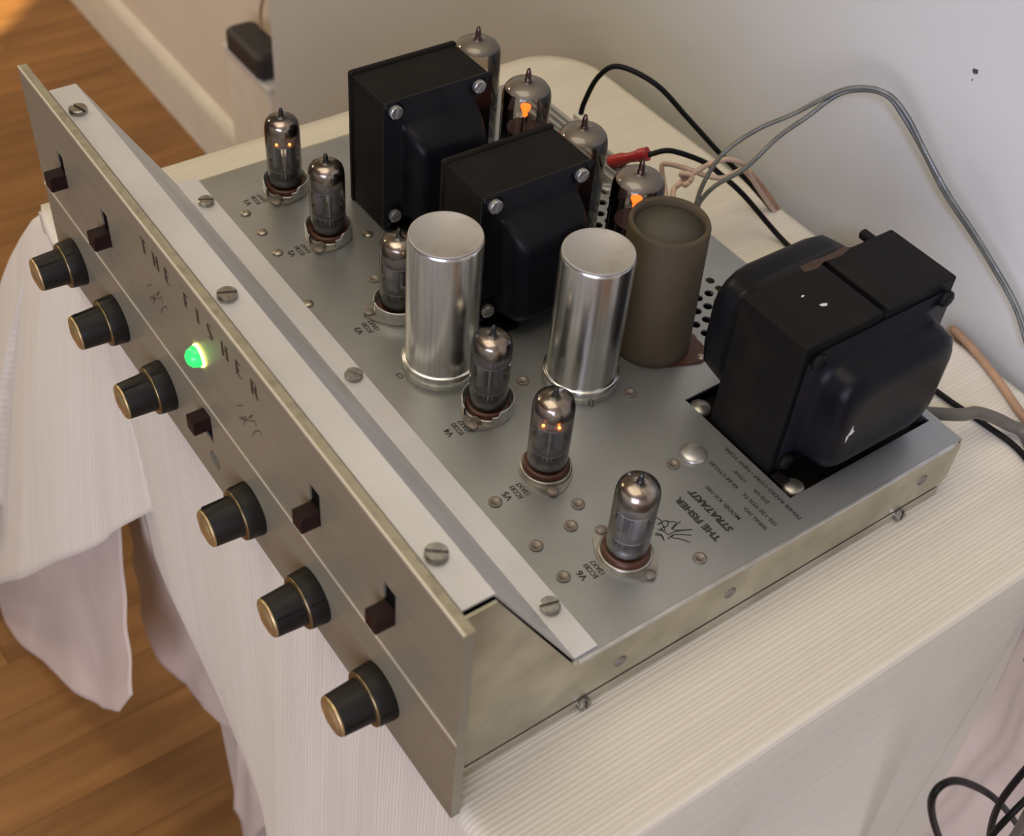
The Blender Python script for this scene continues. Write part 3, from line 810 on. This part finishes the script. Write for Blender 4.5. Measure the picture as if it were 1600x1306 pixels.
# capacitors --------------------------------------------------------------
def can(cx, cy, r, h, label):
    b = part('filter_capacitor', MB().lathe([(r + 1.4, CZ), (r + 1.5, CZ + 6.6), (r + 1.1, CZ + 7.3), (r + 0.2, CZ + 7.0), (r, CZ + 8.2), (r, CZ + h - 2.2), (r - 0.4, CZ + h - 0.8), (r - 1.2, CZ + h - 0.1)], 64, (cx, cy, 0), caps=(True, False)), M['can'])
    b['label'] = label
    link('can_lid', MB().lathe([(r - 0.5, CZ + h - 0.6), (r - 0.7, CZ + h + 0.25), (r - 1.3, CZ + h + 0.25), (r - 1.7, CZ + h - 0.2), (0.02, CZ + h - 0.2)], 64, (cx, cy, 0)).mesh('can_lid', M['can_top'], ORG), b)
    return b
can(203, 112, 17.2, 77.5, 'polished aluminium capacitor can beside the fourth tube')
can(245, 164, 17.0, 76.5, 'polished aluminium capacitor can beside the brown cardboard one')
b = part('cardboard_capacitor', MB().lathe([(19.2, CZ + 0.2), (19.3, CZ + 4), (19.2, CZ + 70.5), (18.6, CZ + 72), (17.4, CZ + 72.2), (16.6, CZ + 71.2), (16.4, CZ + 68.4)], 64, (243, 209.5, 0), caps=(True, False)), M['card'])
for v_ in b.data.vertices:
    h_ = (v_.co.z + (ORG[2] - CZ) * MM) / 0.072
    v_.co.x -= 0.0036 * h_; v_.co.y += 0.001 * h_
b['label'] = 'brown cardboard sleeved capacitor'
link('fibre_disc', MB().lathe([(16.5, CZ + 66), (16.5, CZ + 68.6), (0.02, CZ + 68.8)], 48, (239.6, 210.4, 0)).mesh('fibre_disc', M['card_top'], ORG), b)
link('mounting_wafer', MB().prism([(225, 205), (262, 205), (268, 222), (262, 230), (248, 231), (228, 226)], 'z', CZ, CZ + 1.0).mesh('mounting_wafer', M['phenolic'], ORG), b)

# transformers -----------------------------------------------------------
def bell_mesh(sign, x0, depth, y0, y1, z0, z1, r0=5.0, lip=3.5, inset=3.0):
    mb = MB(); rings = []
    prof = [(0, 0, r0), (1.6, 0, r0), (1.7, lip, r0 + 2)] + [(1.7 + (depth - 1.7) * t, lip + inset * t ** 1.5, r0 + 3) for t in (0.3, 0.6, 0.78)] + \
           [(1.7 + (depth - 1.7) * 0.92, lip + inset + 1.5, r0 + 4), (depth - 0.2, lip + inset + 5, r0 + 5), (depth, lip + inset + 9, r0 + 3)]
    for (d_, i_, rr) in prof:
        rings.append([(x0 + sign * d_, u, v) for u, v in rrect(y0 + i_, y1 - i_, z0 + i_, z1 - i_, rr)])
    if sign < 0: rings = [r_[::-1] for r_ in rings]
    return mb.loft(rings, True)
def saddle_bell(x0, depth, y0, y1, z0, z1):
    # winding cover: narrow waist in y, running the full height, with a stepped shoulder at the top
    mb = MB(); rings = []
    for (d_, iy, it, ib, rr) in ((0, 0, 0, 0, 2), (2.0, 0, 0, 0, 2), (2.05, 9, 12, 6, 3), (6, 9.5, 14, 6, 4), (depth * 0.6, 10.5, 17, 6.5, 5), (depth * 0.86, 12, 20, 7, 6), (depth * 0.97, 14.5, 23, 9, 6), (depth, 18, 27, 12, 5)):
        rings.append([(x0 + d_, u, v) for u, v in rrect(y0 + iy, y1 - iy, z0 + ib, z1 - it, rr)])
    return mb.loft(rings, True)
tscrew = screw_mesh('screw', 3.5, 2.4, M['collar'])
def output_transformer(x0, y0, label):
    wx, wy, h = 34.0, 64.0, 78.0
    x1, y1, z1 = x0 + wx, y0 + wy, CZ + h
    core = part('output_transformer', MB().box(x0 + 3, x1, y0 + 0.8, y1 - 0.8, CZ + 1, z1 - 0.6, 0.5), M['black_iron'])
    core['label'] = label
    link('cover_plate', MB().box(x0, x0 + 3.4, y0, y1, CZ, z1 + 0.6, 0.8).mesh('cover_plate', M['black_iron'], ORG), core)
    link('winding_cover', saddle_bell(x1, 20, y0, y1, CZ + 2, z1).mesh('winding_cover', M['bell'], ORG), core)
    for (sy, sz) in ((y0 + 5.5, z1 - 4.5), (y1 - 9, z1 - 4.5), (y0 + 5.5, CZ + 11)):
        e = at('washer', MB().lathe([(4.8, 0), (4.8, 0.8)], 18, axis='x').mesh('washer', M['bell']), (x1 + 2.0, sy, sz)); e.parent = core
        e = at('screw', tscrew, (x1 + 2.8, sy, sz), rot=(Matrix.Rotation(math.pi / 2, 3, 'Y') @ Matrix.Rotation(0.5 + sz * 0.07 + sy * 0.05, 3, 'Z')).to_euler()); e.parent = core
    link('mounting_foot', MB().box(x1, x1 + 12, y0 + 4, y0 + 20, CZ, CZ + 1.6, 0.4).mesh('mounting_foot', M['black_iron'], ORG), core)
    return core
output_transformer(67.5, 141, 'black output transformer farther from the capacitors')
output_transformer(155, 140, 'black output transformer behind the capacitor can')

px0, px1, py0, py1, pz0, pz1 = 298.5, 338.0, 200.0, 293.5, 30.0, 111.0
pt = part('power_transformer', MB().box(px0, px1, py0, 246.4, pz0, pz1, 0.6).box(px0, px1, 249.8, py1, pz0, pz1, 0.6).box(px0 + 1, px1 - 1, 246, 250, pz0, pz1 - 4.5), M['lam'])
pt['label'] = 'large black power transformer with rusty top'
link('end_bell', bell_mesh(1, px1, 20, py0 + 3, py1 - 1, pz0 + 3, pz1 - 5, r0=8, lip=8, inset=2).mesh('end_bell', M['bell'], ORG), pt)
link('end_bell', bell_mesh(-1, px0, 22, py0 + 3, py1 - 14, 45, pz1 - 2, r0=12, lip=1, inset=2).mesh('end_bell', M['bell'], ORG), pt)
bolt = MB().lathe([(4.2, 0), (4.2, 2.2), (3.4, 3.0), (0.02, 3.1)], 8).mesh('bolt', M['lam'])
for (by, bz) in ((py0 + 7, pz1 - 8), (py1 - 7, pz1 - 8), (py0 + 7, pz0 + 12)):
    e = at('bolt', bolt, (px1 + 1.6, by, bz), rot=(0, math.pi / 2, 0)); e.parent = pt
hexb = MB().lathe([(5.4, 0), (5.4, 3), (4.4, 4.0), (0.02, 4.4)], 12).mesh('mounting_bolt', M['socket'])
for p in ((349.5, 206), (289, 203)):
    e = at('mounting_bolt', hexb, (*p, 30.5)); e.parent = pt
link('mounting_bracket', MB().box(284, 354, 199, 289, 28.0, 30.0).box(340, 347, 200, 206, 30, 36, 0.4).mesh('mounting_bracket', M['black_iron'], ORG), pt)
link('frame_stud', MB().lathe([(2.6, 0), (2.6, -8), (1.8, -8.8)], 14, axis='x').mesh('frame_stud', M['black_iron'], (0, 0, 0)), pt, (px0 + 0.5 - ORG[0], 284 - ORG[1], 106.5 - ORG[2]))
def blob(cx, cy, z, pts):
    return MB().prism([(cx + a, cy + b_) for a, b_ in pts], 'z', z, z + 0.08)
link('rust_patch', blob(297, 236, pz1, ((0, 0), (4, -1), (5, 6), (3, 12), (4, 22), (2, 30), (0, 28), (0.5, 14), (-0.2, 8))).mesh('rust_patch', M['rust'], ORG), pt)
link('paint_chip', blob(320, 225, pz1, ((0, 0), (1.4, 0.4), (2.2, 2.6), (1.2, 3.8), (0.2, 2.0))).mesh('paint_chip', M['chip'], ORG), pt)
link('paint_chip', blob(312, 222, pz1, ((0, 0), (0.8, 0.1), (0.5, 1.8), (-0.2, 1.4))).mesh('paint_chip', M['chip'], ORG), pt)
link('paint_chip', MB().prism([(219, 66), (220.5, 68.5), (221.4, 72.5), (222, 69.5), (223.6, 68.2), (222, 66.5), (220.8, 67), (219.8, 62.5)], 'x', px1 + 19.95, px1 + 20.1).mesh('paint_chip', M['chip'], ORG), pt)

# rear terminal strip
ts = part('terminal_strip', MB().box(40, 152, 274, 291, CZ, CZ + 5, 0.6), M['strip'])
for yy in (277, 281.5, 286):
    link('strip_rib', MB().box(40, 152, yy, yy + 1.4, CZ + 5, CZ + 7.2, 0.3).mesh('strip_rib', M['strip'], ORG), ts)
for i in range(8):
    e = at('terminal_screw', tscrew, (48 + 14 * i, 270.5, CZ), rot=(0, 0, i * 0.7)); e.parent = ts

# ------------------------------------------------------------------ vacuum tubes
RT = 9.3
def small_tube_parts():
    P = {}
    g = [(8.0, 3.6), (8.9, 4.8), (RT, 7.0), (RT, 38.0), (9.05, 39.8), (8.4, 42.0), (6.8, 43.7), (4.2, 44.6), (2.2, 45.0), (1.5, 46.0), (1.2, 48.2), (0.7, 49.6), (0.02, 50)]
    P['glass_envelope'] = MB().lathe(g, 40, caps=(True, False)).mesh('glass_envelope', M['glass'])
    mb = MB(); rings = []
    for (r, z, wv) in ((RT - 0.3, 36.6, 1.2), (RT - 0.3, 38.2, 0.3), (8.75, 39.8, 0), (8.1, 41.8, 0), (6.5, 43.4, 0), (4.0, 44.2, 0), (2.0, 44.6, 0), (0.02, 44.7, 0)):
        rings.append([(r * math.cos(a), r * math.sin(a), z + wv * (math.sin(2 * a + 0.6) + 0.5 * math.sin(5 * a))) for a in [2 * math.pi * k / 40 for k in range(40)]])
    P['getter_flash'] = mb.loft(rings, True, caps=(False, True)).mesh('getter_flash', M['getter'])
    P['exhaust_tip'] = MB().lathe([(1.9, 44.7), (1.3, 46.2), (1.05, 48.0), (0.5, 49.4), (0.02, 49.7)], 12).mesh('exhaust_tip', M['dark_anode'])
    mb = MB()
    for s in (-1, 1):
        mb.loft([[(s * 3.7 + u, v, z) for u, v in rrect(-2.3, 2.3, -3.6, 3.6, 1.6, 3)] for z in (15, 29)])
        mb.box(s * 3.7 - 0.4, s * 3.7 + 0.4, -5.0, 5.0, 17, 27)
    P['anode_pair'] = mb.mesh('anode_pair', M['anode'])
    P['mica_spacer'] = MB().lathe([(8.0, 29.6), (8.0, 30.1)], 24, smooth=False).lathe([(8.0, 13.8), (8.0, 14.3)], 24, smooth=False).mesh('mica_spacer', M['mica'])
    mb = MB().lathe([(8.2, 4.8), (8.8, 6.2), (8.6, 8.6), (6, 9.6), (0.02, 9.8)], 28)
    for k in range(9):
        a = 2 * math.pi * k / 10
        mb.box(5.6 * math.cos(a) - 0.4, 5.6 * math.cos(a) + 0.4, 5.6 * math.sin(a) - 0.4, 5.6 * math.sin(a) + 0.4, 8, 14)
    P['stem_and_pins'] = mb.mesh('stem_and_pins', M['stem'])
    P['support_rods'] = MB().box(-0.35, 0.35, 5.6, 6.3, 9, 33).box(-0.35, 0.35, -6.3, -5.6, 9, 33).box(-4, 4, -0.35, 0.35, 32.4, 33).mesh('support_rods', M['collar'])
    return P
SP = small_tube_parts()
heater_dot = MB().lathe([(0.35, 0), (0.6, 0.35), (0.4, 0.8), (0.02, 1.0)], 10).mesh('heater', M['heater_hot'])
ORDN = ['small glass tube at V1, farthest from the power transformer', 'small glass tube at V2, beside the rear black transformer',
        'small glass tube at V3, half hidden behind the capacitor can', 'small glass tube at V4, right against the capacitor can',
        'small glass tube at V5 with two bright orange heater dots', 'small glass tube at V6, nearest the chassis side edge']
for n, (cx, cy, an, sh) in enumerate(small):
    t = thing('vacuum_tube', ORDN[n], 'vacuum tube', (cx, cy, CZ + 1.3), 'small signal tubes along the chassis')
    t.rotation_euler.z = (1.12, 1.2, 2.0, 0.9, 0.84, 0.1)[n]
    if n == 4: t.rotation_euler.y = 0.0
    for nm, me in SP.items(): link(nm, me, t)
    if n in (0, 4):
        for s in (-1, 1): link('heater', heater_dot, t, (s * 3.4, -4.8, 30.2))
RP = 13.0
def power_tube_parts():
    P = {}
    g = [(11, 2.0), (12.4, 3.6), (RP, 6.5), (RP, 61), (12.75, 63.5), (12.0, 66), (10.4, 68.0), (8.0, 69.2), (5, 69.9), (2.6, 70.3), (1.8, 71.5), (1.4, 75), (0.8, 77.4), (0.02, 78)]
    P['glass_envelope'] = MB().lathe(g, 40, caps=(True, False)).mesh('glass_envelope', M['amber_glass'])
    P['getter_flash'] = MB().lathe([(11.5, 66.0), (10.0, 67.6), (7.8, 68.8), (4.8, 69.5), (2.4, 69.8), (0.02, 69.9)], 40, caps=(False, True)).mesh('getter_flash', M['power_getter'])
    P['exhaust_tip'] = MB().lathe([(2.3, 69.7), (1.6, 71.5), (1.2, 74.6), (0.6, 76.8), (0.02, 77.2)], 12).mesh('exhaust_tip', M['phenolic'])
    mb = MB().loft([[(u, v, z) for u, v in rrect(-5.0, 5.0, -8.0, 8.0, 3, 4)] for z in (14, 41)])
    mb.box(-7.5, 7.5, -0.5, 0.5, 15, 40)
    P['anode'] = mb.mesh('anode', M['dark_anode'])
    P['mica_spacer'] = MB().lathe([(9.4, 42), (9.4, 42.6)], 24, smooth=False).lathe([(11.2, 12.5), (11.2, 13)], 24, smooth=False).mesh('mica_spacer', M['dark_mica'])
    mb = MB().lathe([(11, 4), (11.6, 6), (8, 9.5), (0.02, 9.8)], 28)
    for k in range(9):
        a = 2 * math.pi * k / 10
        mb.box(7.4 * math.cos(a) - 0.5, 7.4 * math.cos(a) + 0.5, 7.4 * math.sin(a) - 0.5, 7.4 * math.sin(a) + 0.5, 9, 12.6)
    P['stem_and_pins'] = mb.mesh('stem_and_pins', M['stem'])
    P['support_rods'] = MB().box(-0.5, 0.5, 5.4, 6.2, 42, 52).box(-0.5, 0.5, -6.2, -5.4, 42, 52).mesh('support_rods', M['dark_anode'])
    return P
PP = power_tube_parts()
glow = MB().lathe([(1.1, 45.6), (1.5, 46.8), (0.7, 47.4), (1.6, 48.2), (2.7, 50.8), (2.8, 51.6), (0.02, 51.8)], 14).mesh('heater', M['heater'])
PL = ['tall power tube peeking over the rear black transformer', 'tall power tube glowing orange between the two black transformers',
      'tall power tube behind the middle black transformer', 'tall power tube glowing orange behind the brown capacitor']
for n, (cx, cy) in enumerate(big):
    t = thing('power_tube', PL[n], 'vacuum tube', (cx, cy, CZ + 1.3), 'power output tubes along the rear')
    t.rotation_euler.z = (0.9, 0.72, 0.8, 0.72)[n]
    for nm, me in PP.items(): link(nm, me, t)
    if n in (1, 3): link('heater', glow, t, (0, 0, 4.0))

# ------------------------------------------------------------------ wires
def cable(name, pts, rad, m, label, group=None, extra=None):
    org = pts[0]
    o = solo(name, MB().tube(pts, rad, 10, 7), m, label, 'cable', org, group)
    return o
# black speaker lead with white spade
c1 = thing('speaker_lead', 'black lead arching up from a white terminal behind the power tubes', 'cable', (74.6, 293.0, 42.9))
p1 = [(74.6, 293.0, 42.9), (73.3, 296.0, 52.5), (77.0, 301.0, 70.0), (85.4, 308.0, 79.1), (105.5, 320.0, 74.7), (121.9, 334.0, 57.2), (138.4, 349.0, 38.0), (151.9, 366.0, 19.0), (164.3, 384.0, -3.8), (172.6, 394.0, -17.7), (205, 394.5, -30), (215, 394.5, -90)]
link('lead', MB().tube(p1, 1.6, 10, 8).mesh('lead', M['black_rubber'], c1['org']), c1)
q = p1[0]
link('spade_terminal', MB().box(q[0] - 4, q[0] + 4, q[1] - 2.5, q[1] + 2.5, CZ + 5.2, q[2] + 3, 0.6).mesh('spade_terminal', M['white_plastic'], c1['org']), c1)
c2 = thing('speaker_lead', 'black lead running from a red spade terminal across the table', 'cable', (137.7, 291.0, 55.1))
p2 = [(137.0, 288.0, 54.4), (139.3, 293.0, 57.1), (144.8, 302.0, 59.1), (155.4, 318.0, 52.8), (158.5, 330.0, 42.4), (165.8, 346.0, 26.6), (189.8, 362.9, 2.6), (233.5, 359.0, 2.6), (296.2, 344.7, 2.6), (330.3, 344.6, 2.6), (355.9, 347.5, 2.6), (380.9, 347.4, 2.6), (424, 330, 3.0), (440, 326, -8), (446, 324, -60)]
link('lead', MB().tube(p2, 1.6, 10, 8).mesh('lead', M['black_rubber'], c2['org']), c2)
b0, b1, b2 = Vector((118.7, 282.0, 42.9)), Vector((130.4, 285.0, 51.9)), Vector((138.4, 290.0, 57.5))
link('red_boot', MB().tube([b0, lerp(b0, b1, .6), b1, lerp(b1, b2, .5), b2], [3.9, 3.9, 3.2, 2.9, 3.2, 3.9, 4.0], 12, 5).mesh('red_boot', M['red_boot'], c2['org']), c2)
# grey two-core wire looping up against the wall
g1 = [(173.2, 298.0, 31.2), (172.2, 300.0, 38.6), (169.3, 306.0, 51.8), (167.9, 318.0, 65.8), (173.5, 334.0, 79.0), (184.2, 348.0, 90.8), (198.1, 362.0, 107.9), (209.2, 370.0, 113.8), (220.6, 376.0, 113.3), (233.2, 379.0, 106.0), (247.3, 381.0, 94.1), (267.0, 383.0, 79.4), (287.7, 385.0, 67.5), (309.5, 386.0, 54.8), (326.1, 388.0, 42.3), (341.3, 388.0, 27.3)]
g2 = [(174.2, 300.0, 35.4), (172.3, 303.0, 41.8), (175.4, 309.0, 52.4), (182.3, 322.0, 63.9), (185.7, 338.0, 79.9), (192.2, 350.0, 93.1), (197.2, 364.0, 104.9), (208.2, 372.0, 111.2), (218.7, 377.0, 111.2), (228.3, 380.0, 104.8), (244.5, 382.0, 93.3), (265.3, 384.0, 77.2), (286.6, 386.0, 65.1), (308.5, 387.0, 52.4), (325.2, 389.0, 39.8), (340.4, 389.0, 23.8)]
gw = thing('twin_wire', 'clear grey twin wire looping high in front of the wall', 'cable', g1[0])
link('strand', MB().tube(g1, 1.3, 8, 7).mesh('strand', M['grey_wire'], gw['org']), gw)
link('strand', MB().tube(g2, 1.3, 8, 7).mesh('strand', M['grey_wire'], gw['org']), gw)
# beige speaker wire with a knot
k1 = [(168.5, 283.7, 40.0), (147.8, 300.0, 34.0), (138.4, 303.0, 43.8), (139.9, 305.0, 46.6), (151.9, 310.0, 48.7), (160.0, 318.0, 46.1), (166.6, 324.0, 46.9), (170.5, 330.0, 51.4), (166.1, 342.0, 47.3)]
k2 = [(166.1, 288.9, 40.0), (153.5, 300.0, 38.4), (153.5, 304.0, 41.8), (153.0, 308.0, 43.1), (155.4, 312.0, 47.6), (157.7, 320.0, 52.2), (160.7, 330.0, 53.7), (163.3, 340.0, 49.3), (161.0, 350.0, 38.8), (159.0, 370.0, 15.1), (164.3, 384.0, -3.8), (173.8, 392.0, -15.1), (205, 393, -25), (215, 393, -80)]
bw = thing('speaker_wire', 'beige knotted speaker wire behind the brown capacitor', 'cable', k1[0])
link('strand', MB().tube(k1, 1.5, 8, 7).mesh('strand', M['beige_wire'], bw['org']), bw)
link('strand', MB().tube(k2, 1.6, 8, 7).mesh('strand', M['beige_wire'], bw['org']), bw)
kc = Vector((154.7, 307.0, 45.0))
link('knot', MB().tube([kc + Vector((3.2 * math.cos(a), 1.8 * math.sin(2 * a), 3.2 * math.sin(a))) for a in [2 * math.pi * i / 10 for i in range(11)]], 1.7, 8, 4).mesh('knot', M['beige_wire'], bw['org']), bw)
cable('flat_cord', [(159.4, 352.0, 37.1), (157.9, 374.0, 13.9), (165.3, 390.0, -8.7), (180.9, 395.0, -20.0), (225, 395.5, -22), (270, 395.5, -20), (300, 395, -6), (296.3, 391.9, 1.8), (313.0, 388.1, 2.4), (337.5, 380.0, 2.6), (363.0, 369.7, 2.6), (384.5, 363.3, 2.6), (424, 352, 3.0), (438, 350, -10)], 2.3, M['tan_wire'],
      'tan speaker cord running along the table rear edge')
cable('mains_cable', [(338, CD + 2, 20), (341, 303, 22), (352.9, 322.1, 21.0), (355.2, 336.0, 17.0), (364.3, 352.2, 8.0), (377.5, 355.8, 4.2), (424, 318, 4.0), (440, 314, -10), (446, 312, -70)], 3.3, M['grey_cord'],
      'thick grey mains cord leaving the chassis rear corner')
cable('black_cord', [(490.0, 196.7, -70.3), (490.0, 153.6, 7.2), (490.0, 136.9, 42.8), (490.0, 141.5, 48.5), (491.0, 160.3, 30.8), (492.0, 208.7, -31.1), (493.0, 278.1, -130.9), (494.0, 362.6, -260.5)], 1.5, M['black_rubber'],
      'thin black cord curling in a loop against the hanging cloth', 'loose black cords by the table')
cable('black_cord', [(496.0, 242.8, -113.2), (496.0, 216.5, -60.6), (497.0, 196.3, -13.7), (498.0, 193.0, 17.5), (498.0, 202.9, 27.7)], 1.5, M['black_rubber'],
      'thin black cord rising steeply out of the frame corner', 'loose black cords by the table')
cable('black_cord', [(500.0, 209.7, -67.7), (500.0, 205.8, -47.9), (501.0, 206.2, -27.3), (501.0, 216.1, -18.8), (501.0, 231.0, -18.6)], 1.5, M['black_rubber'],
      'thin black cord slanting below the steeper one', 'loose black cords by the table')
cable('grey_cable', [(503.0, 233.9, -90.5), (503.0, 230.0, -66.9), (504.0, 216.2, -29.2), (504.0, 213.0, -9.1)], 2.3, M['grey_cord'],
      'short grey cable crossing the bottom right corner')
for o in bpy.data.objects:
    if 'org' in o: del o['org']
